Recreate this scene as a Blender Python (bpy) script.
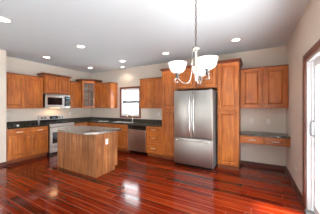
import bpy, bmesh, math, random
from mathutils import Vector, Matrix
random.seed(4)
PI = math.pi
C = bpy.context.scene.collection
for o in list(bpy.data.objects):
    bpy.data.objects.remove(o)

# ------------------------------------------------------------------ camera, world, sun, exposure
scn = bpy.context.scene
cam_d = bpy.data.cameras.new('camera')
cam = bpy.data.objects.new('camera', cam_d); C.objects.link(cam)
cam_d.sensor_width = 36.0; cam_d.lens = 36.0 * 170 / 320
cam_d.clip_start = 0.05
cam.location = (0, 0, 1.4); cam.rotation_euler = (PI / 2, 0, math.radians(29))
scn.camera = cam

w = bpy.data.worlds.new('sky'); scn.world = w; w.use_nodes = True
bg = w.node_tree.nodes['Background']
bg.inputs['Color'].default_value = (0.92, 0.97, 1.0, 1)
bg.inputs['Strength'].default_value = 9.0

sun_d = bpy.data.lights.new('sun', 'SUN'); sun_d.energy = 14.0; sun_d.angle = math.radians(6)
sun_d.color = (1, .95, .88)
sun = bpy.data.objects.new('sun', sun_d); C.objects.link(sun)
sun.location = (6, 3, 6)
sun.rotation_euler = Vector((-.37, .015, -1.0)).to_track_quat('-Z', 'Y').to_euler()

scn.view_settings.view_transform = 'Standard'
scn.view_settings.look = 'None'
scn.view_settings.gamma = 1.0
scn.view_settings.exposure = 0.5
CAN_W = 9.0          # watts of every recessed lamp
CHAND_W = 2.0

# ------------------------------------------------------------------ materials
def new_mat(name):
    m = bpy.data.materials.new(name); m.use_nodes = True
    return m, m.node_tree.nodes, m.node_tree.links, m.node_tree.nodes['Principled BSDF']

def lin(r, g, b):
    f = lambda c: (c / 255 / 12.92) if c / 255 <= .04045 else ((c / 255 + .055) / 1.055) ** 2.4
    return (f(r), f(g), f(b), 1)

def plain(name, col, rough=.5, metal=0, spec=None, noise=0, nscale=40, bump=0):
    m, N, L, b = new_mat(name)
    b.inputs['Roughness'].default_value = rough; b.inputs['Metallic'].default_value = metal
    if spec is not None: b.inputs['Specular IOR Level'].default_value = spec
    tc = N.new('ShaderNodeTexCoord')
    nz = N.new('ShaderNodeTexNoise'); nz.inputs['Scale'].default_value = nscale; nz.inputs['Detail'].default_value = 4
    L.new(tc.outputs['Object'], nz.inputs['Vector'])
    mx = N.new('ShaderNodeMix'); mx.data_type = 'RGBA'
    mx.inputs['A'].default_value = tuple(c * (1 - noise) for c in col[:3]) + (1,)
    mx.inputs['B'].default_value = tuple(min(1, c * (1 + noise)) for c in col[:3]) + (1,)
    L.new(nz.outputs['Fac'], mx.inputs['Factor']); L.new(mx.outputs['Result'], b.inputs['Base Color'])
    if bump:
        bp = N.new('ShaderNodeBump'); bp.inputs['Strength'].default_value = bump; bp.inputs['Distance'].default_value = .01
        L.new(nz.outputs['Fac'], bp.inputs['Height']); L.new(bp.outputs['Normal'], b.inputs['Normal'])
    return m

def wood(name, c0, c1, c2, scale, rough=.38, boards=0):
    m, N, L, b = new_mat(name)
    tc = N.new('ShaderNodeTexCoord'); oi = N.new('ShaderNodeObjectInfo')
    ad = N.new('ShaderNodeVectorMath'); ad.operation = 'ADD'
    sc = N.new('ShaderNodeVectorMath'); sc.operation = 'SCALE'; sc.inputs['Scale'].default_value = 7.0
    cx = N.new('ShaderNodeCombineXYZ')
    for i in range(3): L.new(oi.outputs['Random'], cx.inputs[i])
    L.new(cx.outputs[0], sc.inputs[0]); L.new(tc.outputs['Object'], ad.inputs[0]); L.new(sc.outputs[0], ad.inputs[1])
    mp = N.new('ShaderNodeMapping'); mp.inputs['Scale'].default_value = scale
    L.new(ad.outputs[0], mp.inputs['Vector'])
    n1 = N.new('ShaderNodeTexNoise'); n1.inputs['Scale'].default_value = 1.3; n1.inputs['Detail'].default_value = 7
    n1.inputs['Distortion'].default_value = .7
    L.new(mp.outputs[0], n1.inputs['Vector'])
    n2 = N.new('ShaderNodeTexNoise'); n2.inputs['Scale'].default_value = 3.0; n2.inputs['Detail'].default_value = 3
    L.new(ad.outputs[0], n2.inputs['Vector'])
    m1 = N.new('ShaderNodeMath'); m1.operation = 'MULTIPLY_ADD'; m1.inputs[1].default_value = .65
    m2 = N.new('ShaderNodeMath'); m2.operation = 'MULTIPLY'; m2.inputs[1].default_value = .35
    L.new(n2.outputs['Fac'], m2.inputs[0]); L.new(n1.outputs['Fac'], m1.inputs[0]); L.new(m2.outputs[0], m1.inputs[2])
    rp = N.new('ShaderNodeValToRGB')
    rp.color_ramp.elements[0].position = .3; rp.color_ramp.elements[0].color = c0
    rp.color_ramp.elements[1].position = .7; rp.color_ramp.elements[1].color = c2
    e = rp.color_ramp.elements.new(.5); e.color = c1
    L.new(m1.outputs[0], rp.inputs['Fac'])
    if boards:                                   # every board its own tone
        sp = N.new('ShaderNodeSeparateXYZ'); L.new(tc.outputs['Object'], sp.inputs[0])
        sm = N.new('ShaderNodeMath'); sm.operation = 'ADD'; L.new(sp.outputs[0], sm.inputs[0]); L.new(sp.outputs[1], sm.inputs[1])
        dv = N.new('ShaderNodeMath'); dv.operation = 'DIVIDE'; dv.inputs[1].default_value = boards; L.new(sm.outputs[0], dv.inputs[0])
        flr = N.new('ShaderNodeMath'); flr.operation = 'FLOOR'; L.new(dv.outputs[0], flr.inputs[0])
        wn = N.new('ShaderNodeTexWhiteNoise'); wn.noise_dimensions = '1D'; L.new(flr.outputs[0], wn.inputs['W'])
        mr = N.new('ShaderNodeMapRange'); mr.inputs['To Min'].default_value = .72; mr.inputs['To Max'].default_value = 1.15; L.new(wn.outputs['Value'], mr.inputs['Value'])
        vm = N.new('ShaderNodeVectorMath'); vm.operation = 'SCALE'; L.new(rp.outputs['Color'], vm.inputs[0]); L.new(mr.outputs[0], vm.inputs['Scale'])
        L.new(vm.outputs[0], b.inputs['Base Color'])
    else: L.new(rp.outputs['Color'], b.inputs['Base Color'])
    b.inputs['Roughness'].default_value = rough
    b.inputs['Coat Weight'].default_value = .18; b.inputs['Coat Roughness'].default_value = .3
    bp = N.new('ShaderNodeBump'); bp.inputs['Strength'].default_value = .06; bp.inputs['Distance'].default_value = .004
    L.new(n1.outputs['Fac'], bp.inputs['Height']); L.new(bp.outputs['Normal'], b.inputs['Normal'])
    return m

WOODC = (lin(130, 66, 22), lin(178, 98, 37), lin(208, 128, 54))
M = {}
M['wood'] = wood('maple_vertical', *WOODC, (16, 16, 1.6))
M['woodh'] = wood('maple_horizontal', *WOODC, (1.6, 16, 16))
M['woodtrim'] = wood('maple_trim', lin(96, 46, 24), lin(124, 64, 34), lin(146, 82, 46), (2, 12, 12))
M['island'] = wood('island_maple', lin(106, 60, 28), lin(160, 100, 56), lin(204, 146, 96), (18, 18, 1.2), .45, .0936)
M['casing'] = wood('stained_trim', lin(84, 38, 24), lin(112, 56, 36), lin(134, 74, 50), (10, 10, 1.5), .35)
M['base'] = wood('baseboard_wood', lin(58, 24, 18), lin(84, 38, 28), lin(104, 52, 38), (1.5, 1.5, 12), .35)
M['wall'] = plain('wall_paint', lin(219, 207, 194), .9, noise=.02, nscale=120, bump=.05)
M['ceil'] = plain('ceiling_paint', lin(212, 221, 226), .95, noise=.03, nscale=70, bump=.35)
M['white'] = plain('white_plastic', lin(236, 235, 230), .4, noise=.01)
M['vinyl'] = plain('white_vinyl', lin(244, 247, 249), .35, noise=.01)
M['black'] = plain('black_enamel', lin(14, 14, 15), .18, noise=.05)
M['dark'] = plain('dark_plastic', lin(26, 26, 27), .4, noise=.05)
M['chrome'] = plain('polished_nickel', lin(225, 222, 216), .16, 1, noise=.02)
M['nickel'] = plain('satin_nickel', lin(196, 192, 184), .25, 1, noise=.03)
M['pewter'] = plain('dark_pewter', lin(120, 116, 110), .35, 1, noise=.05)
M['pull'] = plain('pull_nickel', lin(240, 236, 228), .42, 1, noise=.02)
M['bronze'] = plain('warm_nickel', lin(196, 160, 128), .4, 1, noise=.03)
M['greypaint'] = plain('grey_painted_steel', lin(120, 121, 122), .45, noise=.02)
M['blackglass'] = plain('black_glass', lin(9, 9, 11), .05, noise=.02)
M['paper'] = plain('pale_paper', lin(235, 236, 230), .8, noise=.02)
M['interior'] = plain('cabinet_interior', lin(206, 190, 170), .6, noise=.06, nscale=8)

def steel(name, col, rough, stretch):
    m, N, L, b = new_mat(name)
    tc = N.new('ShaderNodeTexCoord'); mp = N.new('ShaderNodeMapping'); mp.inputs['Scale'].default_value = stretch
    nz = N.new('ShaderNodeTexNoise'); nz.inputs['Scale'].default_value = 1.0; nz.inputs['Detail'].default_value = 5
    L.new(tc.outputs['Object'], mp.inputs['Vector']); L.new(mp.outputs[0], nz.inputs['Vector'])
    b.inputs['Metallic'].default_value = 1.0; b.inputs['Base Color'].default_value = col
    mr = N.new('ShaderNodeMapRange'); mr.inputs['To Min'].default_value = rough - .06; mr.inputs['To Max'].default_value = rough + .08
    L.new(nz.outputs['Fac'], mr.inputs['Value']); L.new(mr.outputs[0], b.inputs['Roughness'])
    bp = N.new('ShaderNodeBump'); bp.inputs['Strength'].default_value = .04; bp.inputs['Distance'].default_value = .002
    L.new(nz.outputs['Fac'], bp.inputs['Height']); L.new(bp.outputs['Normal'], b.inputs['Normal'])
    return m
M['steel'] = steel('brushed_steel', lin(212, 210, 207), .3, (3, 3, 160))
M['steelbright'] = steel('brushed_steel_pale', lin(214, 210, 205), .34, (160, 160, 3))
M['steelv'] = steel('brushed_steel_upright', lin(178, 174, 170), .3, (160, 160, 3))

def granite(name, c0, c1, c2, rough=.14, coat=0):
    m, N, L, b = new_mat(name)
    tc = N.new('ShaderNodeTexCoord')
    v = N.new('ShaderNodeTexVoronoi'); v.inputs['Scale'].default_value = 150
    nz = N.new('ShaderNodeTexNoise'); nz.inputs['Scale'].default_value = 60; nz.inputs['Detail'].default_value = 6
    L.new(tc.outputs['Object'], v.inputs['Vector']); L.new(tc.outputs['Object'], nz.inputs['Vector'])
    rp = N.new('ShaderNodeValToRGB')
    rp.color_ramp.elements[0].position = .35; rp.color_ramp.elements[0].color = c0
    rp.color_ramp.elements[1].position = .75; rp.color_ramp.elements[1].color = c2
    e = rp.color_ramp.elements.new(.52); e.color = c1
    mx = N.new('ShaderNodeMath'); mx.operation = 'MULTIPLY_ADD'; mx.inputs[1].default_value = .5
    hv = N.new('ShaderNodeMath'); hv.operation = 'MULTIPLY'; hv.inputs[1].default_value = .55
    sp = N.new('ShaderNodeSeparateColor'); L.new(v.outputs['Color'], sp.inputs[0])
    L.new(sp.outputs[0], hv.inputs[0]); L.new(nz.outputs['Fac'], mx.inputs[0]); L.new(hv.outputs[0], mx.inputs[2])
    L.new(mx.outputs[0], rp.inputs['Fac']); L.new(rp.outputs['Color'], b.inputs['Base Color'])
    b.inputs['Roughness'].default_value = rough
    b.inputs['Specular IOR Level'].default_value = .6
    b.inputs['Coat Weight'].default_value = coat; b.inputs['Coat Roughness'].default_value = .08; b.inputs['Coat IOR'].default_value = 2.1
    return m
M['granite'] = granite('dark_granite', lin(16, 16, 15), lin(42, 40, 36), lin(92, 84, 74))
M['granite_pale'] = granite('grey_granite', lin(50, 48, 44), lin(92, 88, 82), lin(140, 134, 124), .2, 1)

def floor_mat():
    m, N, L, b = new_mat('cherry_planks')
    tc = N.new('ShaderNodeTexCoord'); sx = N.new('ShaderNodeSeparateXYZ'); L.new(tc.outputs['Object'], sx.inputs[0])
    def mt(op, a, bv=None, c=None):
        n = N.new('ShaderNodeMath'); n.operation = op
        for i, v in enumerate((a, bv, c)):
            if v is None: continue
            if isinstance(v, (int, float)): n.inputs[i].default_value = v
            else: L.new(v, n.inputs[i])
        return n.outputs[0]
    W_, L_ = .127, 1.9
    yr = mt('DIVIDE', sx.outputs['Y'], W_); row = mt('FLOOR', yr); fy = mt('SUBTRACT', yr, row)
    wn = N.new('ShaderNodeTexWhiteNoise'); wn.noise_dimensions = '1D'; L.new(row, wn.inputs['W'])
    xr = mt('ADD', mt('DIVIDE', sx.outputs['X'], L_), mt('MULTIPLY', wn.outputs['Value'], 7.3))
    col = mt('FLOOR', xr); fx = mt('SUBTRACT', xr, col)
    cv = N.new('ShaderNodeCombineXYZ'); L.new(row, cv.inputs[0]); L.new(col, cv.inputs[1])
    w2 = N.new('ShaderNodeTexWhiteNoise'); w2.noise_dimensions = '2D'; L.new(cv.outputs[0], w2.inputs['Vector'])
    # grain
    gv = N.new('ShaderNodeCombineXYZ')
    L.new(mt('ADD', mt('MULTIPLY', sx.outputs['X'], 1.6), mt('MULTIPLY', w2.outputs['Value'], 31.0)), gv.inputs[0])
    L.new(mt('MULTIPLY', sx.outputs['Y'], 34.0), gv.inputs[1])
    g = N.new('ShaderNodeTexNoise'); g.inputs['Scale'].default_value = 1.0; g.inputs['Detail'].default_value = 6; g.inputs['Distortion'].default_value = .5
    L.new(gv.outputs[0], g.inputs['Vector'])
    fac = mt('ADD', mt('MULTIPLY', w2.outputs['Value'], .3), mt('MULTIPLY', g.outputs['Fac'], .8))
    rp = N.new('ShaderNodeValToRGB')
    els = [(.22, lin(38, 6, 3)), (.42, lin(84, 17, 5)), (.6, lin(118, 31, 8)), (.85, lin(150, 54, 16))]
    rp.color_ramp.elements[0].position, rp.color_ramp.elements[0].color = els[0]
    rp.color_ramp.elements[1].position, rp.color_ramp.elements[1].color = els[3]
    for p, c in els[1:3]:
        e = rp.color_ramp.elements.new(p); e.color = c
    L.new(fac, rp.inputs['Fac'])
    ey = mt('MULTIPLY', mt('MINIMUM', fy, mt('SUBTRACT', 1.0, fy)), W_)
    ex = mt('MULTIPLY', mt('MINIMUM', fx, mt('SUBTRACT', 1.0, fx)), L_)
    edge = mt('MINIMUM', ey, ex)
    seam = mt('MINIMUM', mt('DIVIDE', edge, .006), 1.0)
    mx = N.new('ShaderNodeMix'); mx.data_type = 'RGBA'; mx.inputs['A'].default_value = lin(165, 84, 62)  # paler seam colour paints in the glints off the plank bevels
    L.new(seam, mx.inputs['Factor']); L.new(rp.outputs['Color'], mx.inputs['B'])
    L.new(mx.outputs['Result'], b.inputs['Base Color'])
    b.inputs['Roughness'].default_value = .12
    b.inputs['Specular IOR Level'].default_value = .4
    wv = N.new('ShaderNodeTexNoise'); wv.inputs['Scale'].default_value = 5.0
    L.new(tc.outputs['Object'], wv.inputs['Vector'])
    ht = mt('ADD', mt('ADD', mt('MULTIPLY', seam, .6), mt('MULTIPLY', w2.outputs['Value'], .05)), mt('MULTIPLY', wv.outputs['Fac'], .12))
    bp = N.new('ShaderNodeBump'); bp.inputs['Strength'].default_value = .6; bp.inputs['Distance'].default_value = .003
    L.new(ht, bp.inputs['Height']); L.new(bp.outputs['Normal'], b.inputs['Normal'])
    return m
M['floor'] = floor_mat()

def glass(name, tint=(1, 1, 1, 1), ior=1.45):
    m, N, L, b = new_mat(name)
    N.remove(b)
    out = N['Material Output']
    tr = N.new('ShaderNodeBsdfTransparent'); tr.inputs['Color'].default_value = tint
    gl = N.new('ShaderNodeBsdfGlossy'); gl.inputs['Roughness'].default_value = .02
    lw = N.new('ShaderNodeLayerWeight'); lw.inputs['Blend'].default_value = .5
    pw = N.new('ShaderNodeMath'); pw.operation = 'POWER'; pw.inputs[1].default_value = 5.0
    fr = N.new('ShaderNodeMath'); fr.operation = 'MULTIPLY_ADD'; fr.inputs[1].default_value = .85; fr.inputs[2].default_value = .04
    L.new(lw.outputs['Facing'], pw.inputs[0]); L.new(pw.outputs[0], fr.inputs[0])
    mx = N.new('ShaderNodeMixShader')
    L.new(fr.outputs[0], mx.inputs[0]); L.new(tr.outputs[0], mx.inputs[1]); L.new(gl.outputs[0], mx.inputs[2])
    L.new(mx.outputs[0], out.inputs['Surface'])
    return m
M['pane'] = glass('window_glass')
M['cabglass'] = glass('cabinet_glass', (.9, .93, .95, 1))

def emit(name, col, s, base=(.9, .9, .88, 1)):
    m, N, L, b = new_mat(name)
    b.inputs['Base Color'].default_value = base; b.inputs['Roughness'].default_value = .3
    b.inputs['Emission Color'].default_value = col; b.inputs['Emission Strength'].default_value = s
    return m
M['lamp'] = emit('lamp_lens', (1, .93, .82, 1), 6.0)
M['shade'] = emit('lit_opal_glass', (1, .97, .93, 1), .4)
M['hoodlamp'] = emit('hood_lamp', (1, .62, .3, 1), 5.0)
M['display'] = emit('dim_display', (.3, .8, 1, 1), .25, (.02, .03, .04, 1))

# ------------------------------------------------------------------ geometry helpers
def box(bm, x0, x1, y0, y1, z0, z1, bev=0, seg=2):
    vs = [bm.verts.new((x, y, z)) for x in (x0, x1) for y in (y0, y1) for z in (z0, z1)]
    q = [(0, 1, 3, 2), (4, 6, 7, 5), (0, 4, 5, 1), (2, 3, 7, 6), (0, 2, 6, 4), (1, 5, 7, 3)]
    fs = [bm.faces.new([vs[i] for i in f]) for f in q]
    if bev:
        es = list({e for f in fs for e in f.edges})
        bmesh.ops.bevel(bm, geom=es, offset=bev, segments=seg, profile=.5, affect='EDGES')

def prism(bm, pts, z0, z1):
    a = [bm.verts.new((x, y, z0)) for x, y in pts]; b = [bm.verts.new((x, y, z1)) for x, y in pts]
    n = len(pts)
    bm.faces.new(a[::-1]); bm.faces.new(b)
    for i in range(n): bm.faces.new((a[i], a[(i + 1) % n], b[(i + 1) % n], b[i]))

def lathe(bm, prof, c=(0, 0, 0), seg=24, axis='z'):
    rings = []
    def P(r, h, t):
        u, v = r * math.cos(t), r * math.sin(t)
        if axis == 'z': p = (u, v, h)
        elif axis == 'y': p = (u, -h, v)      # h grows towards -y
        else: p = (h, u, v)
        return (p[0] + c[0], p[1] + c[1], p[2] + c[2])
    for r, h in prof:
        if r < 1e-6: rings.append([bm.verts.new(P(0, h, 0))])
        else: rings.append([bm.verts.new(P(r, h, 2 * PI * k / seg)) for k in range(seg)])
    for a, b in zip(rings, rings[1:]):
        for k in range(seg):
            k2 = (k + 1) % seg
            if len(a) == 1 and len(b) == 1: continue
            if len(a) == 1: bm.faces.new((a[0], b[k2], b[k]))
            elif len(b) == 1: bm.faces.new((a[k], a[k2], b[0]))
            else: bm.faces.new((a[k], a[k2], b[k2], b[k]))

def tube(bm, pts, r, seg=10, rad=None):
    pts = [Vector(p) for p in pts]; rings = []
    up = Vector((0, 0, 1))
    for i, p in enumerate(pts):
        t = (pts[min(i + 1, len(pts) - 1)] - pts[max(i - 1, 0)]).normalized()
        s = t.cross(up)
        if s.length < .05: s = t.cross(Vector((1, 0, 0)) if i == 0 else last)
        if s.length < .05: s = t.cross(Vector((0, 1, 0)))
        s.normalize(); n = s.cross(t); last = n
        if rings and s.dot(ls) < 0: s = -s; n = -n
        ls = s
        rr = rad[i] if rad else r
        rings.append([bm.verts.new(p + s * rr * math.cos(2 * PI * k / seg) + n * rr * math.sin(2 * PI * k / seg)) for k in range(seg)])
    for a, b in zip(rings, rings[1:]):
        for k in range(seg): bm.faces.new((a[k], a[(k + 1) % seg], b[(k + 1) % seg], b[k]))
    bm.faces.new(rings[0][::-1]); bm.faces.new(rings[-1])

def curve_pts(ctrl, n=8):
    P = [Vector(p) for p in ctrl]; P = [2 * P[0] - P[1]] + P + [2 * P[-1] - P[-2]]
    out = []
    for i in range(1, len(P) - 2):
        for k in range(n):
            t = k / n
            out.append(.5 * ((2 * P[i]) + (P[i + 1] - P[i - 1]) * t + (2 * P[i - 1] - 5 * P[i] + 4 * P[i + 1] - P[i + 2]) * t * t
                             + (3 * P[i] - P[i - 1] - 3 * P[i + 1] + P[i + 2]) * t ** 3))
    out.append(P[-2]); return out

def obj(name, bm, mat, parent=None, smooth=False):
    bmesh.ops.recalc_face_normals(bm, faces=bm.faces)
    me = bpy.data.meshes.new(name); bm.to_mesh(me); bm.free()
    if isinstance(mat, (list, tuple)):
        for m in mat: me.materials.append(m)
    else: me.materials.append(mat)
    if smooth:
        for p in me.polygons: p.use_smooth = True
    o = bpy.data.objects.new(name, me); C.objects.link(o)
    if parent: o.parent = parent
    return o

def bx(name, mat, parent, *a, bev=0):
    bm = bmesh.new(); box(bm, *a, bev=bev); return obj(name, bm, mat, parent)

def tag(o, label, cat, group=None):
    o['label'] = label; o['category'] = cat
    if group: o['group'] = group
    return o

def thing(name, label, cat, loc=(0, 0, 0), rot=0, group=None):
    o = bpy.data.objects.new(name, None); C.objects.link(o)
    o.empty_display_size = .1
    o.location = loc; o.rotation_euler = (0, 0, rot)
    return tag(o, label, cat, group)

def struct(name, bm, mat, parent=None):
    o = obj(name, bm, mat, parent)
    if not parent: o['kind'] = 'structure'
    return o

def offset_poly(pts, flags, o):
    """open polyline, each segment pushed out to its right by o*flag"""
    segs = []
    for (a, b), fl in zip(zip(pts, pts[1:]), flags):
        d = (Vector(b) - Vector(a)).normalized(); n = Vector((d.y, -d.x))
        segs.append((Vector(a) + n * o * fl, d))
    out = [segs[0][0]]
    for (p, d), (q, e) in zip(segs, segs[1:]):
        cr = d.x * e.y - d.y * e.x
        t = ((q.x - p.x) * e.y - (q.y - p.y) * e.x) / cr
        out.append(p + d * t)
    a, b = Vector(pts[-2]), Vector(pts[-1]); d = (b - a).normalized(); n = Vector((d.y, -d.x))
    out.append(b + n * o * flags[-1])
    return out

def crown(bm, pts, flags, z, prof):
    rings = []
    for o, h in prof:
        rings.append([bm.verts.new((p.x, p.y, z + h)) for p in offset_poly(pts, flags, o)])
    n = len(rings[0])
    for a, b in zip(rings, rings[1:]):
        for k in range(n):
            bm.faces.new((a[k], a[(k + 1) % n], b[(k + 1) % n], b[k]))
    bm.faces.new(rings[0][::-1]); bm.faces.new(rings[-1])
CROWN = [(.002, 0), (.008, .002), (.010, .012), (.018, .016), (.030, .030), (.044, .048), (.048, .050), (.048, .062)]
CAP = [(.002, 0), (.014, .004), (.016, .016), (.020, .020)]

def panel(bm, x0, z0, w, h, y=0, t=.028, frame=.056, raised=True):
    """raised-panel front standing on plane y, outwards is -y"""
    if raised and min(w, h) > 2 * frame + .06:
        prof = [(0, 0), (0, t - .007), (.004, t - .006), (.007, t), (frame, t), (frame + .002, t - .006), (frame + .003, t - .026), (frame + .021, t - .026), (frame + .034, t - .010), (frame + .044, t - .006)]
    else:
        prof = [(0, 0), (0, t - .006), (.006, t - .002), (.012, t)]
    rings = []
    for i, d in prof:
        rings.append([bm.verts.new((x0 + a, y - d, z0 + b)) for a, b in ((i, i), (w - i, i), (w - i, h - i), (i, h - i))])
    for a, b in zip(rings, rings[1:]):
        for k in range(4): bm.faces.new((a[k], a[(k + 1) % 4], b[(k + 1) % 4], b[k]))
    bm.faces.new(rings[0][::-1]); bm.faces.new(rings[-1])

def knob(parent, x, z, y=-.0285):
    bm = bmesh.new()
    lathe(bm, [(0, 0), (.006, 0), (.005, .012), (.013, .016), (.015, .022), (.011, .028), (0, .03)], (x, y, z), 14, 'y')
    return obj('knob', bm, M['bronze'], parent, True)

def pull(parent, x, z, y=-.0285, w=.12):
    bm = bmesh.new()
    pts = curve_pts([(x - w / 2, y, z), (x - w / 2 + .004, y - .018, z), (x - w * .25, y - .028, z), (x + w * .25, y - .028, z), (x + w / 2 - .004, y - .018, z), (x + w / 2, y, z)], 5)
    tube(bm, pts, .010, 8)
    for s in (-1, 1): lathe(bm, [(.010, 0), (.010, .003), (0, .004)], (x + s * w / 2, y, z), 10, 'y')
    return obj('pull', bm, M['pull'], parent, True)

def door(parent, x0, z0, w, h, kn=None, mat='wood'):
    bm = bmesh.new(); panel(bm, x0, z0, w, h, y=-.001)
    o = obj('door', bm, M[mat], parent)
    if kn: knob(o, x0 + kn[0], z0 + kn[1])
    return o

def drawer(parent, x0, z0, w, h, pl=True, flat=False, name='drawer'):
    bm = bmesh.new(); panel(bm, x0, z0, w, h, y=-.001, frame=.04, raised=not flat)
    o = obj(name, bm, M['woodh'], parent)
    if pl: pull(o, x0 + w / 2, z0 + h / 2)
    return o

def carcass(bm, W, D, z0, z1, hollow=False):
    if not hollow: box(bm, 0, W, 0, D, z0, z1)
    else:
        t = .018
        box(bm, 0, t, t, D, z0, z1); box(bm, W - t, W, t, D, z0, z1)
        box(bm, t, W - t, t, D, z0, z0 + t); box(bm, t, W - t, D - t, D, z0 + t, z1); box(bm, 0, W, 0, t, z0, z1)

def upper(label, W, D, z0, z1, loc, rot, ndoor=2, top='cap', flags=(1, 1, 1), group=None, knobs=True, name='wall_cabinet'):
    r = thing(name, label, 'cabinet', (loc[0], loc[1], z0), rot, group)
    H = z1 - z0
    th_ = .062 if top == 'crown' else .02
    bm = bmesh.new(); box(bm, 0, W, 0, D, 0, H - th_); obj('body', bm, M['wood'], r)
    bm = bmesh.new(); crown(bm, [(0, D), (0, 0), (W, 0), (W, D)], flags, H - th_ + .0005, CROWN if top == 'crown' else CAP)
    obj('crown_molding' if top == 'crown' else 'top_trim', bm, M['woodtrim'], r)
    m = .022; g = .034
    dw = (W - 2 * m - (ndoor - 1) * g) / ndoor
    for k in range(ndoor):
        x0 = m + k * (dw + g)
        kx = (dw - .03) if (k == 0 and ndoor == 2) else .03
        door(r, x0, .015, dw, H - th_ - .03, (kx, .06))
    return r

def base_cab(label, W, D, loc, rot, fronts, group=None, hollow=False):
    r = thing('base_cabinet', label, 'cabinet', (loc[0], loc[1], 0), rot, group)
    bm = bmesh.new(); carcass(bm, W, D, .1, .86, hollow); obj('body', bm, M['wood'], r)
    bm = bmesh.new(); box(bm, .001, W - .001, .075, D, 0, .0995); obj('toe_kick', bm, M['woodtrim'], r)
    for f in fronts:
        k = f[0]
        if k == 'door': door(r, *f[1:5], f[5] if len(f) > 5 else None)
        elif k == 'drawer': drawer(r, *f[1:5])
        elif k == 'false': drawer(r, *f[1:5], pl=False, name='drawer_front')
    return r

# ------------------------------------------------------------------ the room
CZ = 2.76; BW = 4.65; RW = .62; LW = -5.80; NX = -5.23; NY = 1.79; YB = -4.6
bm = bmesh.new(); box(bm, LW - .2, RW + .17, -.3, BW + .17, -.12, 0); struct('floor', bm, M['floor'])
bm = bmesh.new(); box(bm, LW - .2, RW + .17, YB - .16, -.302, -.12, .004); struct('bounce_carpet', bm, plain('pale_bounce_carpet', lin(196, 192, 186), .95, noise=.08, nscale=90, bump=.4))  # unseen pale carpet, added to bounce neutral light onto the ceiling
bm = bmesh.new(); box(bm, LW - .2, RW + .17, YB - .16, BW + .17, CZ, CZ + .12); struct('ceiling', bm, M['ceil'])
WX0, WX1, WZ0, WZ1 = -4.155, -3.365, 1.085, 2.04          # kitchen window opening
bm = bmesh.new(); y0, y1 = BW, BW + .16
box(bm, LW - .16, WX0, y0, y1, 0, CZ); box(bm, WX1, RW + .16, y0, y1, 0, CZ)
box(bm, WX0, WX1, y0, y1, 0, WZ0); box(bm, WX0, WX1, y0, y1, WZ1, CZ)
struct('wall_back', bm, M['wall'])
bm = bmesh.new(); box(bm, LW - .16, LW, NY, BW, 0, CZ); struct('wall_left', bm, M['wall'])
bm = bmesh.new(); box(bm, LW - .16, NX, YB, NY - .0, 0, CZ); struct('wall_near', bm, M['wall'])
DY0, DY1, DZ = .55, 2.985, 2.03                        # patio door opening
bm = bmesh.new()
box(bm, RW, RW + .16, DY1, BW, 0, CZ); box(bm, RW, RW + .16, YB, -2.5, 0, CZ); box(bm, RW, RW + .16, -.2, DY0, 0, CZ); box(bm, RW, RW + .16, -2.5, -.2, 0, .12); box(bm, RW, RW + .16, -2.5, -.2, 2.45, CZ); box(bm, RW, RW + .16, DY0, DY1, DZ, CZ)
struct('wall_right', bm, M['wall'])

# far side of the room behind the camera: unseen wall, its tall windows added to light the kitchen
FILL_WIN = [(-4.4, -3.8, .25), (-2.0, -1.6, .25)]
bm = bmesh.new(); xs_ = [LW - .16]
for a, b, z in FILL_WIN: xs_ += [a, b]
xs_.append(RW + .16)
for a, b in zip(xs_[0::2], xs_[1::2]): box(bm, a, b, YB - .16, YB, 0, CZ)
for a, b, z in FILL_WIN:
    box(bm, a, b, YB - .16, YB, 0, z); box(bm, a, b, YB - .16, YB, 2.45, CZ)
struct('wall_rear', bm, M['wall'])
for i, (a, b, z) in enumerate(FILL_WIN):
    wn_ = bpy.data.objects.new('window_%d' % (i + 2), None); C.objects.link(wn_); wn_['kind'] = 'structure'
    bm = bmesh.new(); f = .05
    box(bm, a + .002, a + f, YB - .11, YB - .04, z + .002, 2.448); box(bm, b - f, b - .002, YB - .11, YB - .04, z + .002, 2.448)
    box(bm, a + f, b - f, YB - .11, YB - .04, z + .002, z + f); box(bm, a + f, b - f, YB - .11, YB - .04, 2.45 - f, 2.448)
    obj('window_frame', bm, M['vinyl'], wn_)
    bx('pane', M['pane'], wn_, a + f, b - f, YB - .08, YB - .075, z + f, 2.45 - f)

wn_ = bpy.data.objects.new('window_4', None); C.objects.link(wn_); wn_['kind'] = 'structure'  # unseen side window, added to throw daylight on the left cabinets
bm = bmesh.new(); f = .05; ya, yb = -2.5, -.2
box(bm, RW + .04, RW + .11, ya + .002, ya + f, .122, 2.448); box(bm, RW + .04, RW + .11, yb - f, yb - .002, .122, 2.448)
box(bm, RW + .04, RW + .11, ya + f, yb - f, .122, .12 + f); box(bm, RW + .04, RW + .11, ya + f, yb - f, 2.45 - f, 2.448)
box(bm, RW + .04, RW + .11, -1.38, -1.32, .12 + f, 2.45 - f)
obj('window_frame', bm, M['vinyl'], wn_)
for a, b in ((ya + f, -1.38), (-1.32, yb - f)): bx('pane', M['pane'], wn_, RW + .075, RW + .08, a, b, .12 + f, 2.45 - f)

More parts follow.
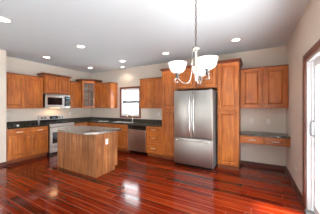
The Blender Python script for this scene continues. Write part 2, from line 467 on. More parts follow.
def baseboard(name, p, q, nrm, h=.085, t=.014):
    """p to q along the wall foot, nrm into the room"""
    bm = bmesh.new(); p, q, nrm = Vector(p), Vector(q), Vector(nrm)
    prof = [(0, 0), (t + .012, 0), (t + .012, .012), (t + .004, .02), (t, .022), (t, h - .015), (t * .5, h - .003), (0, h)]
    a = [bm.verts.new((p.x + nrm.x * d, p.y + nrm.y * d, z)) for d, z in prof]
    b = [bm.verts.new((q.x + nrm.x * d, q.y + nrm.y * d, z)) for d, z in prof]
    n = len(prof)
    bm.faces.new(a); bm.faces.new(b[::-1])
    for i in range(n): bm.faces.new((a[i], b[i], b[(i + 1) % n], a[(i + 1) % n]))
    struct(name, bm, M['base'])
baseboard('baseboard_back', (-.285, BW, 0), (RW, BW, 0), (0, -1, 0))
baseboard('baseboard_right', (RW, BW - .03, 0), (RW, DY1 + .105, 0), (-1, 0, 0))
baseboard('baseboard_near', (NX, YB, 0), (NX, NY, 0), (1, 0, 0))

# kitchen window: wood casing, white vinyl double-hung sashes, glass
win = bpy.data.objects.new('window_1', None); C.objects.link(win); win['kind'] = 'structure'
cw = .062
bm = bmesh.new()
for a in ((WX0 - cw, WX0, WZ0 - cw, WZ1 + cw), (WX1, WX1 + cw, WZ0 - cw, WZ1 + cw), (WX0, WX1, WZ1, WZ1 + cw), (WX0, WX1, WZ0 - cw, WZ0)):
    box(bm, a[0], a[1], BW - .02, BW - .001, a[2], a[3], bev=.004)
obj('window_casing', bm, M['casing'], win)
bm = bmesh.new()
e = .002; f = .045
box(bm, WX0 + e, WX0 + f, BW + .002, BW + .12, WZ0 + e, WZ1 - e); box(bm, WX1 - f, WX1 - e, BW + .02, BW + .12, WZ0 + e, WZ1 - e)
box(bm, WX0 + f, WX1 - f, BW + .02, BW + .12, WZ0 + e, WZ0 + f); box(bm, WX0 + f, WX1 - f, BW + .02, BW + .12, WZ1 - f, WZ1 - e)
obj('window_frame', bm, M['vinyl'], win)
zm = 1.575
for (za, zb, ya) in ((WZ0 + f, zm + .026, BW + .04), (zm - .026, WZ1 - f, BW + .075)):
    bm = bmesh.new(); s = .045
    box(bm, WX0 + f + e, WX0 + f + s, ya, ya + .03, za, zb); box(bm, WX1 - f - s, WX1 - f - e, ya, ya + .03, za, zb)
    box(bm, WX0 + f + s, WX1 - f - s, ya, ya + .03, za, za + s); box(bm, WX0 + f + s, WX1 - f - s, ya, ya + .03, zb - s, zb)
    sh = obj('sash', bm, M['vinyl'], win)
    bx('pane', M['pane'], sh, WX0 + f + s, WX1 - f - s, ya + .012, ya + .016, za + s, zb - s)
bx('meeting_rail', plain('grey_weatherstrip', lin(70, 70, 72), .6, noise=.03), win, WX0 + .048, WX1 - .048, BW + .03, BW + .0385, zm - .045, zm + .045)
bx('sash_lock', M['greypaint'], win, -3.80, -3.72, BW + .018, BW + .0295, zm - .008, zm + .022, bev=.003)

# patio door on the right
pd = bpy.data.objects.new('door_1', None); C.objects.link(pd); pd['kind'] = 'structure'
bm = bmesh.new(); cw = .105
box(bm, RW - .022, RW - .001, DY1 - .001, DY1 + cw, 0.001, DZ + .085, bev=.005)
box(bm, RW - .022, RW - .001, DY0 - cw, DY0, 0.001, DZ + .085, bev=.005)
box(bm, RW - .022, RW - .001, DY0, DY1 - .001, DZ, DZ + .085, bev=.005)
obj('door_casing', bm, M['casing'], pd)
bm = bmesh.new(); xa, xb = RW + .002, RW + .158; j = .03
box(bm, xa, xb, DY1 - j, DY1 - .002, .002, DZ - .002); box(bm, xa, xb, DY0 + .002, DY0 + j, .002, DZ - .002)
box(bm, xa, xb, DY0 + j, DY1 - j, DZ - j, DZ - .002)
for xo in (.045, .10): box(bm, RW + xo, RW + xo + .008, DY1 - j - .018, DY1 - j, .03, DZ - j)
obj('door_frame', bm, M['vinyl'], pd)
bm = bmesh.new(); box(bm, RW - .03, xb, DY0 + j, DY1 - j, .001, .024, bev=.004); obj('threshold', bm, M['greypaint'], pd)
def slider(name, ya, yb, xo, handle):
    bm = bmesh.new(); z0, z1 = .03, DZ - j - .004; s = .085
    box(bm, xo, xo + .035, ya, ya + s, z0, z1, bev=.004); box(bm, xo, xo + .035, yb - s, yb, z0, z1, bev=.004)
    box(bm, xo, xo + .035, ya + s, yb - s, z0, z0 + .12); box(bm, xo, xo + .035, ya + s, yb - s, z1 - s, z1)
    p = obj(name, bm, M['vinyl'], pd)
    bx('pane', M['pane'], p, xo + .014, xo + .02, ya + s, yb - s, z0 + .12, z1 - s)
    if handle:
        bm = bmesh.new(); tube(bm, curve_pts([(xo, yb - .04, 1.02), (xo - .03, yb - .04, 1.04), (xo - .035, yb - .04, 1.12), (xo - .03, yb - .04, 1.2), (xo, yb - .04, 1.22)], 5), .009, 8)
        h = obj('door_handle', bm, M['greypaint'], p, True)
ym = (DY0 + DY1) / 2
slider('sliding_panel', ym - .04, DY1 - j - .02, RW + .058, True)
slider('fixed_panel', DY0 + j + .002, ym + .04, RW + .112, False)

# ------------------------------------------------------------------ cabinets on the left wall (face +X)
R9 = PI / 2
UD = .32; UX = LW + UD                                    # upper fronts at -5.48
upper('two-door maple wall cabinet at far left, above granite counter beside the pale wall corner', .93, UD - .001, 1.36, 2.28, (UX, 1.797), R9, flags=(0, 1, 0))
upper('short raised maple wall cabinet with crown directly above the microwave', .79, .37, 1.822, 2.41, (LW + .371, 2.745), R9, top='crown')
upper('narrow single-door maple wall cabinet between microwave and glass corner cabinet', .435, UD - .001, 1.36, 2.28, (UX, 3.555), R9, ndoor=1, flags=(0, 1, 0))
upper('two-door maple wall cabinet left of the kitchen window', .80, UD - .001, 1.36, 2.26, (-5.142, BW - UD), 0, flags=(0, 1, 1))
upper('two-door maple wall cabinet between kitchen window and tall narrow pantry', .92, UD - .001, 1.36, 2.27, (-3.115, BW - UD), 0, flags=(1, 1, 0))
upper('two-door maple wall cabinet above the built-in desk', .898, UD - .001, 1.375, 2.275, (-.282, BW - UD), 0, flags=(0, 1, 0))

# diagonal corner cabinet with a glass door
cc = thing('corner_cabinet', 'diagonal corner maple wall cabinet with glass-paned door and crown', 'cabinet', (0, 0, 1.36))
PB, PC, PD, PE = (LW + .001, 4.03), (-5.46, 4.03), (-5.15, 4.34), (-5.15, BW - .001)
HC = 1.05
bm = bmesh.new()
def slab(bm, a, b, t, z0, z1):
    a, b = Vector(a), Vector(b); d = (b - a).normalized(); n = Vector((-d.y, d.x)) * t
    prism(bm, [tuple(a), tuple(b), tuple(b + n), tuple(a + n)], z0, z1)
pent = [PB, PC, PD, PE, (LW + .001, BW - .001)]
prism(bm, pent, 0, .02); prism(bm, pent, HC - .08, HC - .062)
slab(bm, PB, PC, .018, .02, HC - .08); slab(bm, PD, PE, .018, .02, HC - .08)
slab(bm, PE, pent[4], .012, .02, HC - .08); slab(bm, pent[4], PB, .012, .02, HC - .08)
obj('body', bm, M['wood'], cc)
bm = bmesh.new()
slab(bm, (-5.17, 4.37), (-5.17, BW - .014), .003, .021, HC - .081); slab(bm, (-5.17, BW - .014), (LW + .014, BW - .014), .003, .021, HC - .081); slab(bm, (LW + .014, BW - .014), (LW + .014, 4.05), .003, .021, HC - .081)
obj('lining', bm, M['interior'], cc)
bm = bmesh.new(); crown(bm, [PB, PC, PD, PE], (1, 1, 1), HC - .0615, CROWN); obj('crown_molding', bm, M['woodtrim'], cc)
inner = [(LW + .02, 4.06), (-5.47, 4.06), (-5.18, 4.35), (-5.18, BW - .02), (LW + .02, BW - .02)]
for z in (.33, .64):
    bm = bmesh.new(); prism(bm, inner, z, z + .018); obj('shelf', bm, M['interior'], cc)
# door built in local frame then turned 45 degrees
dl = (Vector(PD) - Vector(PC)).length
T = Matrix.Translation((PC[0], PC[1], 0)) @ Matrix.Rotation(PI / 4, 4, 'Z')
bm = bmesh.new(); s = .062; h0, h1 = .012, HC - .075
box(bm, .01, s, -.022, -.001, h0, h1, bev=.003); box(bm, dl - s, dl - .01, -.022, -.001, h0, h1, bev=.003)
box(bm, s, dl - s, -.022, -.001, h0, h0 + s, bev=.003); box(bm, s, dl - s, -.022, -.001, h1 - s, h1, bev=.003)
bm.transform(T); cd = obj('door', bm, M['wood'], cc)
bm = bmesh.new(); box(bm, s, dl - s, -.010, -.006, h0 + s, h1 - s); bm.transform(T); obj('pane', bm, M['cabglass'], cd)
bm = bmesh.new(); gw = dl - 2 * s; gh = h1 - h0 - 2 * s
box(bm, dl / 2 - .010, dl / 2 + .010, -.02, -.011, h0 + s, h1 - s)
for k in range(1, 5): box(bm, s, dl - s, -.0195, -.0115, h0 + s + gh * k / 5 - .007, h0 + s + gh * k / 5 + .007)
bm.transform(T); obj('muntins', bm, M['wood'], cd)
bm = bmesh.new(); lathe(bm, [(0, 0), (.006, 0), (.005, .012), (.013, .016), (.015, .022), (.011, .028), (0, .03)], (.036, -.022, .1), 14, 'y'); bm.transform(T)
obj('knob', bm, M['nickel'], cd, True)

# base cabinets
FY = 4.05; FX = -5.20
dr_h = .135; dz = .70; dd = .115; dh = .57
base_cab('base cabinet with two doors and two drawers left of the range', .935, .598, (FX, 1.797), R9,
         [('drawer', .02, dz, .435, dr_h), ('drawer', .48, dz, .435, dr_h), ('door', .02, dd, .435, dh, (.40, dh - .06)), ('door', .48, dd, .435, dh, (.035, dh - .06))])
# corner unit, L-shaped
cb = thing('corner_base_cabinet', 'L-shaped corner base cabinet behind the island', 'cabinet', (0, 0, 0))
bm = bmesh.new(); prism(bm, [(LW + .002, 3.522), (FX, 3.522), (FX, FY), (-4.285, FY), (-4.285, BW - .002), (LW + .002, BW - .002)], .1, .86); obj('body', bm, M['wood'], cb)
bm = bmesh.new(); prism(bm, [(LW + .002, 3.524), (FX - .075, 3.524), (FX - .075, FY + .075), (-4.287, FY + .075), (-4.287, BW - .002), (LW + .002, BW - .002)], 0, .0995); obj('toe_kick', bm, M['woodtrim'], cb)
T2 = Matrix.Translation((FX, 3.54, 0)) @ Matrix.Rotation(PI / 2, 4, 'Z'); T3 = Matrix.Translation((FX, FY, 0))
def corner_front(name, T, x0, z0, w_, h, mat, frame, raised, pl):
    bm = bmesh.new(); panel(bm, x0, z0, w_, h, y=-.001, frame=frame, raised=raised); bm.transform(T); o = obj(name, bm, M[mat], cb)
    bm = bmesh.new()
    if pl: tube(bm, curve_pts([(x0 + w_ / 2 - .05, -.029, z0 + h / 2), (x0 + w_ / 2 - .03, -.05, z0 + h / 2), (x0 + w_ / 2 + .03, -.05, z0 + h / 2), (x0 + w_ / 2 + .05, -.029, z0 + h / 2)], 4), .0065, 8)
    else: lathe(bm, [(0, 0), (.006, 0), (.005, .012), (.015, .02), (0, .03)], (x0 + .04, -.029, z0 + h - .06), 12, 'y')
    bm.transform(T); obj('pull' if pl else 'knob', bm, M['nickel'], o, True)
corner_front('drawer', T2, .0, dz, .42, dr_h, 'woodh', .04, True, True)
corner_front('door', T2, .0, dd, .42, dh, 'wood', .056, True, False)
corner_front('drawer', T3, .10, dz, .38, dr_h, 'woodh', .04, True, True)
corner_front('drawer', T3, .50, dz, .395, dr_h, 'woodh', .04, True, True)
corner_front('door', T3, .10, dd, .38, dh, 'wood', .056, True, False)
corner_front('door', T3, .50, dd, .395, dh, 'wood', .056, True, False)
base_cab('sink base cabinet under the window, between corner run and dishwasher', .925, .598, (-4.28, FY), 0,
         [('false', .02, dz, .43, dr_h), ('false', .475, dz, .43, dr_h), ('door', .02, dd, .43, dh, (.39, dh - .06)), ('door', .475, dd, .43, dh, (.04, dh - .06))], hollow=True)
base_cab('three-drawer maple base cabinet between dishwasher and tall narrow pantry', .505, .598, (-2.695, FY), 0,
         [('drawer', .02, .70, .465, .135), ('drawer', .02, .405, .465, .28), ('drawer', .02, .115, .465, .275)])

# tall cabinets
def tall(label, W, loc, ztop, split, kn, flags, D=.598):
    r = thing('pantry_cabinet', label, 'cabinet', (loc[0], loc[1], 0))
    H = ztop - .062
    bm = bmesh.new(); box(bm, 0, W, 0, D, .1, H); obj('body', bm, M['wood'], r)
    bm = bmesh.new(); box(bm, .001, W - .001, .05, D, 0, .0995); obj('toe_kick', bm, M['woodtrim'], r)
    bm = bmesh.new(); crown(bm, [(0, D), (0, 0), (W, 0), (W, D)], flags, H + .0005, CROWN); obj('crown_molding', bm, M['woodtrim'], r)
    kx = .03 if kn == 'l' else W - .066
    door(r, .018, .115, W - .036, split - .13, (kx, split - .13 - .05))
    door(r, .018, split + .012, W - .036, H - split - .03, (kx, .06))
    return r
tall('tall narrow maple pantry left of the refrigerator', .435, (-2.184, FY), 2.42, 1.35, 'r', (1, 1, 0))
tall('tall maple pantry right of the refrigerator, beside the desk', .452, (-.742, FY), 2.445, 1.33, 'l', (0, 1, 1))
upper('two-door maple cabinet above the refrigerator, behind the chandelier', 1.0, .598, 1.85, 2.42, (-1.746, FY), 0, top='crown', flags=(0, 1, 0))

# desk
dk = thing('built_in_desk', 'built-in desk with dark granite top and two shallow maple drawers', 'desk', (-.282, 4.14, .615))
bm = bmesh.new(); box(bm, 0, .898, 0, .50, 0, .165); obj('body', bm, M['wood'], dk)
drawer(dk, .05, .018, .375, .13); drawer(dk, .465, .018, .375, .13)
bm = bmesh.new(); box(bm, -.284, RW - .002, 4.105, BW - .001, .782, .82, bev=.004)
bm.transform(Matrix.Translation((.282, -4.14, -.615))); obj('desk_top', bm, M['granite'], dk)

# ------------------------------------------------------------------ granite worktops
bm = bmesh.new(); box(bm, LW + .002, FX + .035, NY + .004, 2.736, .862, .90, bev=.004)
ct = tag(obj('worktop', bm, M['granite']), 'short dark granite worktop left of the range', 'worktop')
bx('backsplash', M['granite'], ct, LW + .002, LW + .022, NY + .004, 2.736, .9005, 1.0)
SX0, SX1, SY0, SY1 = -4.17, -3.40, 4.14, 4.53
bm = bmesh.new(); z0, z1 = .862, .90
xs = [LW + .002, FX + .035]; yf = FY - .035; yb = BW - .002
def mesh_grid(bm, xs, ys, cells, z0, z1):
    """solid slab from a cell grid: shared faces are left out"""
    V = {}
    def v(i, j, k):
        if (i, j, k) not in V: V[(i, j, k)] = bm.verts.new((xs[i], ys[j], (z0, z1)[k]))
        return V[(i, j, k)]
    for (i, j) in cells:
        bm.faces.new((v(i, j, 1), v(i + 1, j, 1), v(i + 1, j + 1, 1), v(i, j + 1, 1)))
        bm.faces.new((v(i, j, 0), v(i, j + 1, 0), v(i + 1, j + 1, 0), v(i + 1, j, 0)))
        for di, dj, a, b in ((-1, 0, (i, j), (i, j + 1)), (1, 0, (i + 1, j), (i + 1, j + 1)), (0, -1, (i, j), (i + 1, j)), (0, 1, (i, j + 1), (i + 1, j + 1))):
            if (i + di, j + dj) not in cells:
                bm.faces.new((v(*a, 0), v(*b, 0), v(*b, 1), v(*a, 1)))
gx = [LW + .002, FX + .035, SX0, SX1, -2.188]; gy = [3.52, yf, SY0, SY1, yb]
cells = {(0, 0), (0, 1), (0, 2), (0, 3)} | {(1, j) for j in (1, 2, 3)} | {(2, 1), (2, 3)} | {(3, j) for j in (1, 2, 3)}
mesh_grid(bm, gx, gy, cells, z0, z1)
ct = tag(obj('worktop', bm, M['granite']), 'L-shaped dark granite worktop running from range past the sink', 'worktop')
bm = bmesh.new(); box(bm, LW + .002, LW + .022, 3.52, BW - .024, .9005, 1.0); box(bm, LW + .002, -2.188, BW - .022, BW - .002, .9005, 1.0)
obj('backsplash', bm, M['granite'], ct)
# sink
bm = bmesh.new(); a, b_, c_, d_ = SX0 + .003, SX1 - .003, SY0 + .003, SY1 - .003
box(bm, a, b_, c_, d_, .70, .712); t = .012
box(bm, a, a + t, c_, d_, .712, .896); box(bm, b_ - t, b_, c_, d_, .712, .896)
box(bm, a + t, b_ - t, c_, c_ + t, .712, .896); box(bm, a + t, b_ - t, d_ - t, d_, .712, .896)
box(bm, -3.80, -3.785, c_ + t, d_ - t, .712, .885)
sk = thing('sink', 'stainless double-bowl sink set in worktop below the window', 'sink', (-3.785, 4.335, .70))
bm.transform(Matrix.Translation((3.785, -4.335, -.70))); obj('basin', bm, M['steel'], sk)
for xx in (-.2, .2):
    bm = bmesh.new(); lathe(bm, [(0, .0005), (.04, .0005), (.042, .004), (.03, .005), (0, .002)], (xx, 0, .012), 16); obj('drain', bm, M['chrome'], sk, True)
# faucet
fc = thing('faucet', 'chrome gooseneck faucet standing behind the sink', 'faucet', (-3.60, 4.575, .901))
bm = bmesh.new(); lathe(bm, [(0, 0), (.032, 0), (.032, .008), (.024, .014), (.022, .07), (.018, .08), (0, .08)], (0, 0, 0), 18); obj('base', bm, M['chrome'], fc, True)
bm = bmesh.new(); tube(bm, curve_pts([(0, 0, .075), (0, 0, .16), (-.015, -.03, .205), (-.045, -.085, .225), (-.08, -.15, .205), (-.09, -.165, .165)], 6), .017, 10); obj('spout', bm, M['chrome'], fc, True)
bm = bmesh.new(); tube(bm, curve_pts([(.02, 0, .06), (.05, 0, .075), (.085, -.01, .10)], 4), .007, 8); obj('lever', bm, M['chrome'], fc, True)

# ------------------------------------------------------------------ island
isl = thing('kitchen_island', 'freestanding maple kitchen island with clipped-corner granite top', 'island', (-2.73, 2.32, 0))
IW, ID = 1.31, .60
bm = bmesh.new()
box(bm, -IW + .012, -.012, .012, ID, .085, .8595); box(bm, -IW + .012, -.012, .012, ID - .07, 0, .085)
obj('body', bm, M['island'], isl)
bm = bmesh.new(); n = 7; x = -IW; sw = IW / n                 # boarded front, grooves between boards
for k in range(n): box(bm, x + k * sw + .002, x + (k + 1) * sw - .002, 0, .0115, 0.001, .859, bev=.004, seg=1)
obj('front_panel', bm, M['island'], isl)
bm = bmesh.new()
for k in range(4): box(bm, -.0115, 0, .013 + k * (ID - .013) / 4 + .001, .013 + (k + 1) * (ID - .013) / 4 - .001, .0865 if k == 3 else .001, .859, bev=.003, seg=1)
obj('end_panel', bm, M['island'], isl)
bm = bmesh.new()
for k in range(4): box(bm, -IW, -IW + .0115, .013 + k * (ID - .013) / 4 + .001, .013 + (k + 1) * (ID - .013) / 4 - .001, .0865 if k == 3 else .001, .859, bev=.003, seg=1)
obj('end_panel', bm, M['island'], isl)
T4 = Matrix.Translation((0, ID, 0)) @ Matrix.Rotation(PI, 4, 'Z')
for k in range(3):
    bm = bmesh.new(); panel(bm, .02 + k * .425, .115, .405, .57, y=-.001); bm.transform(T4); d1 = obj('door', bm, M['wood'], isl)
    bm = bmesh.new(); panel(bm, .02 + k * .425, .70, .405, .14, y=-.001, frame=.04); bm.transform(T4); d2 = obj('drawer', bm, M['woodh'], isl)
bm = bmesh.new()
P = lambda X, Y: (X + 2.73, Y - 2.32)
prism(bm, [P(-3.78, 2.17), P(-2.88, 2.17), P(-2.695, 2.355), P(-2.695, 3.03), P(-4.10, 3.03), P(-4.09, 2.36)], .8605, .90)
es = [e for e in bm.edges]
bmesh.ops.bevel(bm, geom=es, offset=.002, segments=1, profile=.5, affect='EDGES')
obj('top', bm, M['granite_pale'], isl)

# ------------------------------------------------------------------ range (local frame: front -y, rot to face +X)
rg = thing('range', 'stainless electric range between the left counter and corner counter', 'range', (FX + .03, 2.742, 0), R9)
W = .772
bm = bmesh.new(); box(bm, 0, W, .02, .62, .06, .905); box(bm, .03, W - .03, .06, .60, 0, .06); obj('body', bm, M['black'], rg)
bm = bmesh.new(); box(bm, .004, W - .004, -.022, .018, .235, .80, bev=.008); od = obj('oven_door', bm, M['steel'], rg)
bx('window', M['blackglass'], od, .075, W - .075, -.0245, -.0222, .33, .66)
bm = bmesh.new(); tube(bm, [(.06, -.07, .745), (W - .06, -.07, .745)], .014, 12)
for xx in (.09, W - .09): tube(bm, [(xx, -.022, .745), (xx, -.07, .745)], .01, 8)
obj('handle', bm, M['steel'], od, True)
bm = bmesh.new(); box(bm, .004, W - .004, -.018, .018, .07, .225, bev=.008); wd = obj('storage_drawer', bm, M['steel'], rg)
bx('finger_grip', M['dark'], wd, .15, W - .15, -.0205, -.0182, .195, .21)
bm = bmesh.new(); box(bm, .004, W - .004, -.012, .018, .81, .90, bev=.006); obj('front_trim', bm, M['steel'], rg)
bm = bmesh.new(); box(bm, 0, W, -.012, .54, .9055, .925, bev=.004); ck = obj('cooktop', bm, M['blackglass'], rg)
for xx, yy, r_ in ((.2, .14, .11), (.57, .14, .085), (.2, .4, .085), (.57, .4, .11)):
    bm = bmesh.new(); lathe(bm, [(r_, 0), (r_, .0012), (r_ - .004, .0012), (r_ - .004, 0)], (xx, yy, .9252), 28); obj('burner_ring', bm, M['greypaint'], ck)
bm = bmesh.new(); box(bm, 0, W, .545, .619, .9055, 1.13, bev=.006); bg_ = obj('backguard', bm, M['steel'], rg)
bx('lower_panel', M['black'], bg_, .004, W - .004, -.004 + .5455, .5449, .926, 1.0)
bx('display', M['blackglass'], bg_, .30, .56, .5425, .5448, 1.015, 1.105)
bx('clock', M['display'], bg_, .38, .48, .5412, .5424, 1.045, 1.075)
for xx in (.07, .16, .61, .70):
    bm = bmesh.new(); lathe(bm, [(0, 0), (.025, 0), (.023, .02), (.018, .026), (0, .026)], (xx, .5448, 1.06), 16, 'y'); obj('control_knob', bm, M['dark'], bg_, True)

# microwave
mw = thing('microwave', 'stainless over-range microwave with black glass door', 'microwave', (LW + .401, 2.749, 1.375), R9)
W = .778; H = .42
bm = bmesh.new(); box(bm, 0, W, .03, .398, 0, H); obj('body', bm, M['black'], mw)
bm = bmesh.new(); box(bm, .003, .575, -.012, .029, .045, H - .055, bev=.006); md = obj('door', bm, M['steel'], mw)
bx('window', M['blackglass'], md, .06, .50, -.0145, -.0122, .09, H - .10)
bm = bmesh.new(); tube(bm, [(.545, -.045, .075), (.545, -.045, H - .08)], .010, 10)
for z in (.10, H - .105): tube(bm, [(.545, -.012, z), (.545, -.045, z)], .007, 8)
obj('handle', bm, M['steelv'], md, True)
bm = bmesh.new(); box(bm, .58, W - .003, -.012, .029, .045, H - .055, bev=.006); cp = obj('control_panel', bm, M['blackglass'], mw)
bx('display', M['display'], cp, .62, W - .045, -.0135, -.0122, H - .13, H - .09)
bm = bmesh.new()
for i in range(3):
    for k in range(4): box(bm, .615 + i * .047, .648 + i * .047, -.0138, -.0122, .075 + k * .045, .105 + k * .045)
obj('keypad', bm, M['greypaint'], cp)
bm = bmesh.new(); box(bm, .003, W - .003, -.008, .029, .0, .042, bev=.004); obj('bottom_trim', bm, M['steel'], mw)
bm = bmesh.new(); box(bm, .003, W - .003, -.008, .029, H - .052, H - .036); box(bm, .003, W - .003, -.008, .029, H - .012, H - .001); box(bm, .01, W - .01, .012, .029, H - .036, H - .012)
vg = obj('vent_grille', bm, M['steel'], mw)
bm = bmesh.new()
for k in range(30): box(bm, .02 + k * .025, .034 + k * .025, .006, .0115, H - .0355, H - .0125)
obj('louvers', bm, M['dark'], vg)
bm = bmesh.new(); box(bm, .25, .53, .16, .24, -.006, -.0005); hl = obj('task_light', bm, M['hoodlamp'], mw)
ld = bpy.data.lights.new('task_lamp', 'AREA'); ld.shape = 'RECTANGLE'; ld.size = .3; ld.size_y = .08; ld.energy = 1.1; ld.color = (1, .6, .3)
lo = bpy.data.objects.new('task_lamp', ld); C.objects.link(lo); lo.parent = mw; lo.location = (.39, .2, -.012)

# dishwasher
dw = thing('dishwasher', 'stainless dishwasher with black control strip right of the sink', 'dishwasher', (-3.349, FY, 0))
W = .648
bm = bmesh.new(); box(bm, 0, W, .01, .57, .10, .858); obj('body', bm, M['dark'], dw)
bx('toe_kick', M['black'], dw, 0.002, W - .002, .06, .3, 0.001, .0995)
bm = bmesh.new(); box(bm, .003, W - .003, -.025, .009, .105, .725, bev=.006); obj('door', bm, M['steelbright'], dw)
bm = bmesh.new(); box(bm, .003, W - .003, -.028, .009, .73, .855, bev=.012); c2 = obj('control_panel', bm, M['black'], dw)
bm = bmesh.new(); tube(bm, curve_pts([(.08, -.028, .765), (.1, -.05, .76), (W / 2, -.062, .755), (W - .1, -.05, .76), (W - .08, -.028, .765)], 5), .009, 8); obj('handle', bm, M['black'], c2, True)

# ------------------------------------------------------------------ refrigerator
fr = thing('refrigerator', 'stainless french-door refrigerator with bottom freezer drawer', 'refrigerator', (-1.682, 3.72, 0))
W = .905
bm = bmesh.new(); box(bm, 0.004, W - .004, .075, .85, .035, 1.765, bev=.006); obj('body', bm, M['greypaint'], fr)
for xa, xb, hx, sgn in ((.002, W / 2 - .0025, W / 2 - .045, -1), (W / 2 + .0025, W - .002, W / 2 + .045, 1)):
    bm = bmesh.new(); box(bm, xa, xb, 0, .07, .695, 1.775, bev=.012, seg=3); dr = obj('door', bm, M['steelv'], fr, True)
    bm = bmesh.new()
    tube(bm, curve_pts([(hx, 0, .775), (hx, -.035, .80), (hx, -.055, .95), (hx, -.062, 1.24), (hx, -.055, 1.53), (hx, -.035, 1.68), (hx, 0, 1.705)], 6), .0125, 10)
    obj('handle', bm, M['chrome'], dr, True)
bm = bmesh.new(); box(bm, .002, W - .002, 0, .07, .075, .685, bev=.012, seg=3); fz = obj('freezer_drawer', bm, M['steelv'], fr, True)
bm = bmesh.new(); tube(bm, curve_pts([(.05, 0, .632), (.07, -.035, .632), (.2, -.055, .632), (W / 2, -.062, .632), (W - .2, -.055, .632), (W - .07, -.035, .632), (W - .05, 0, .632)], 6), .0125, 10)
obj('handle', bm, M['chrome'], fz, True)
bm = bmesh.new(); box(bm, .02, W - .02, .03, .12, .03, .07); obj('grille', bm, M['black'], fr)
for xx in (.07, W - .07):
    for yy in (.08, .76):
        bm = bmesh.new(); lathe(bm, [(0, 0), (.022, 0), (.022, .012), (.012, .014), (.012, .0345), (0, .0345)], (xx, yy, 0), 12); obj('foot', bm, M['dark'], fr)
for xx in (.02, W - .09): bx('hinge_cover', M['greypaint'], fr, xx, xx + .07, .03, .12, 1.777, 1.795, bev=.004)

# ------------------------------------------------------------------ chandelier
hx_, hy_ = -.572, 1.857
ch = thing('chandelier', 'three-arm nickel chandelier with lit white glass bowl shades', 'chandelier', (hx_, hy_, 1.66))
Z0 = 1.66
bm = bmesh.new(); lathe(bm, [(0, CZ - Z0 - .001), (.065, CZ - Z0 - .001), (.062, CZ - Z0 - .015), (.03, CZ - Z0 - .035), (.008, CZ - Z0 - .045), (0, CZ - Z0 - .045)]); obj('canopy', bm, M['nickel'], ch, True)
bm = bmesh.new()
ztop, zbot = CZ - Z0 - .045, .435
nl = 15; step = (ztop - zbot) / nl
for k in range(nl):                                            # chain of oval links, alternately turned
    zc = zbot + (k + .5) * step; pts = []
    for q in range(13):
        a = 2 * PI * q / 12; u = .0095 * math.cos(a); v_ = (step * .62) * math.sin(a)
        pts.append((u, 0, zc + v_) if k % 2 else (0, u, zc + v_))
    tube(bm, pts, .0028, 6)
obj('chain', bm, M['pewter'], ch, True)
bm = bmesh.new(); tube(bm, [(0.004, .004, zbot), (.004, .004, ztop)], .0025, 6); obj('cord', bm, M['pewter'], ch, True)
bm = bmesh.new(); lathe(bm, [(0, .44), (.008, .44), (.012, .425), (.030, .42), (.042, .405), (.044, .395), (.036, .375), (.022, .365), (.007, .35), (.006, .12), (.016, .10), (.019, .08), (.012, .06), (.006, .045), (.010, .03), (0, .02)], (0, 0, 0), 20); obj('hub', bm, M['nickel'], ch, True)
YAW = math.radians(29); RAD = .205
for ang in (180, -68, 62):                                      # directions seen from the camera: left, near right, far right
    a = math.radians(ang) + YAW
    ca, sa = math.cos(a), math.sin(a)
    q = lambda r, z: (r * ca, r * sa, z)
    bm = bmesh.new()
    tube(bm, curve_pts([q(.036, .39), q(.038, .28), q(.041, .17), q(.052, .085), q(.075, .022), q(.115, .005), q(.155, .018), q(.185, .045), q(.212, .06), q(.232, .045), q(.228, .022), q(.21, .016), q(.20, .028)], 6), .0055, 8)
    obj('arm', bm, M['nickel'], ch, True)
    bm = bmesh.new(); c = q(RAD, 0)
    lathe(bm, [(0, .058), (.012, .058), (.014, .066), (.024, .072), (.026, .082), (.020, .086), (.022, .108), (.030, .112), (.030, .117), (0, .117)], c, 16); obj('socket', bm, M['pewter'], ch, True)
    bm = bmesh.new()
    lathe(bm, [(.024, .1175), (.045, .122), (.070, .138), (.086, .162), (.093, .19), (.097, .214), (.104, .228), (.104, .231), (.100, .231), (.092, .214), (.088, .19), (.081, .164), (.066, .143), (.042, .128), (.024, .1225), (.024, .1175)], c, 32)
    gs = obj('glass_shade', bm, M['shade'], ch, True)
    bm = bmesh.new(); lathe(bm, [(0, .124), (.012, .124), (.014, .145), (.026, .165), (.03, .185), (.024, .205), (.01, .215), (0, .216)], c, 14); obj('bulb', bm, M['lamp'], gs, True)
    ld = bpy.data.lights.new('bulb_light', 'POINT'); ld.energy = CHAND_W; ld.color = (1, .85, .66); ld.shadow_soft_size = .03
    lo = bpy.data.objects.new('bulb_light', ld); C.objects.link(lo); lo.parent = ch; lo.location = (c[0], c[1], .25)

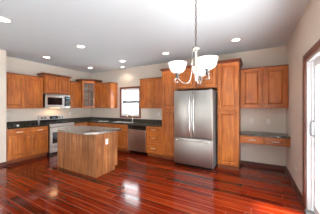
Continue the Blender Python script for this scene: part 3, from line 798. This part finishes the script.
# ------------------------------------------------------------------ recessed lamps
CANS = [(-3.402, 1.135, 'recessed ceiling lamp at upper left, nearest of the row over the island'),
        (-4.95, 2.55, 'recessed ceiling lamp above the counter left of the range'),
        (-3.40, 2.473, 'recessed ceiling lamp directly above the kitchen island'),
        (-4.97, 3.98, 'recessed ceiling lamp in front of the glass corner cabinet'),
        (-3.405, 3.858, 'recessed ceiling lamp in front of the window, farther from the wall'),
        (-3.90, 4.42, 'small recessed ceiling lamp close to wall above the window'),
        (-1.955, 3.83, 'recessed ceiling lamp left of the chandelier, before the narrow pantry'),
        (-.322, 3.75, 'recessed ceiling lamp right of the chandelier, before the desk pantry')]
for X, Y, lab in CANS:
    r = thing('recessed_light', lab, 'ceiling light', (X, Y, CZ), 0, 'recessed ceiling lamps')
    s = .8 if 'small' in lab else 1
    bm = bmesh.new(); lathe(bm, [(.072 * s, -.001), (.098 * s, -.001), (.098 * s, -.004), (.085 * s, -.009), (.072 * s, -.009), (.072 * s, -.001)], (0, 0, 0), 32); obj('trim_ring', bm, M['white'], r, True)
    bm = bmesh.new(); lathe(bm, [(0, -.0035), (.0715 * s, -.0035), (.0715 * s, -.001), (0, -.001)], (0, 0, 0), 32); obj('lens', bm, M['lamp'], r)
    ld = bpy.data.lights.new('can_lamp', 'SPOT'); ld.energy = CAN_W; ld.color = (1, .84, .64); ld.spot_size = math.radians(125); ld.spot_blend = .7; ld.shadow_soft_size = .06
    lo = bpy.data.objects.new('can_lamp', ld); C.objects.link(lo); lo.parent = r; lo.location = (0, 0, -.02)

# ------------------------------------------------------------------ outlets, small things
def outlet(label, loc, rot, parent=None, switch=False):
    r = thing('wall_outlet', label, 'outlet', loc, rot, 'white outlet plates')
    bx('plate', M['white'], r, -.036, .036, -.0065, -.0005, -.058, .058, bev=.0025)
    for z in (-.021, .021):
        bm = bmesh.new(); box(bm, -.016, .016, -.0085, -.0067, z - .014, z + .014, bev=.002)
        o = obj('receptacle', bm, M['white'], r)
        bm = bmesh.new()
        for dx in (-.006, .006): box(bm, dx - .0012, dx + .0012, -.0092, -.0086, z - .004, z + .006)
        obj('slots', bm, M['dark'], o)
    return r
outlet('white outlet on the wall above the worktop left of the range', (LW, 2.00, 1.20), R9)
outlet('white outlet on left wall between range and glass corner cabinet', (LW, 3.78, 1.17), R9)
outlet('white outlet on back wall between window and narrow pantry', (-2.62, BW, 1.17), 0)
outlet('white outlet above the desk, the left one of two', (-.06, BW, 1.07), 0)
outlet('white outlet above the desk, right one nearer the corner', (.285, BW, 1.065), 0)
outlet('white outlet low on the right wall near patio door', (RW, 3.60, .40), -R9)
outlet('white outlet on the right end panel of the island', (-2.73, 2.60, .67), R9)

lf = thing('leaflet', 'pale leaflet lying on worktop near the inside corner', 'paper', (-4.62, 4.25, .9005), .2)
bx('sheet', M['paper'], lf, -.16, .16, -.1, .1, .0005, .004)
bx('cover', plain('green_print', lin(90, 120, 84), .7, noise=.1), lf, -.05, .05, -.08, .06, .0045, .006)
sb = thing('small_box', 'small dark box with white front on worktop left of the range', 'box', (-5.27, 2.0, .9005), R9)
bx('box_body', M['dark'], sb, -.04, .06, 0, .06, .0005, .05, bev=.003)
bx('front_card', M['paper'], sb, 0.01, .058, -.003, -.0005, .004, .046)
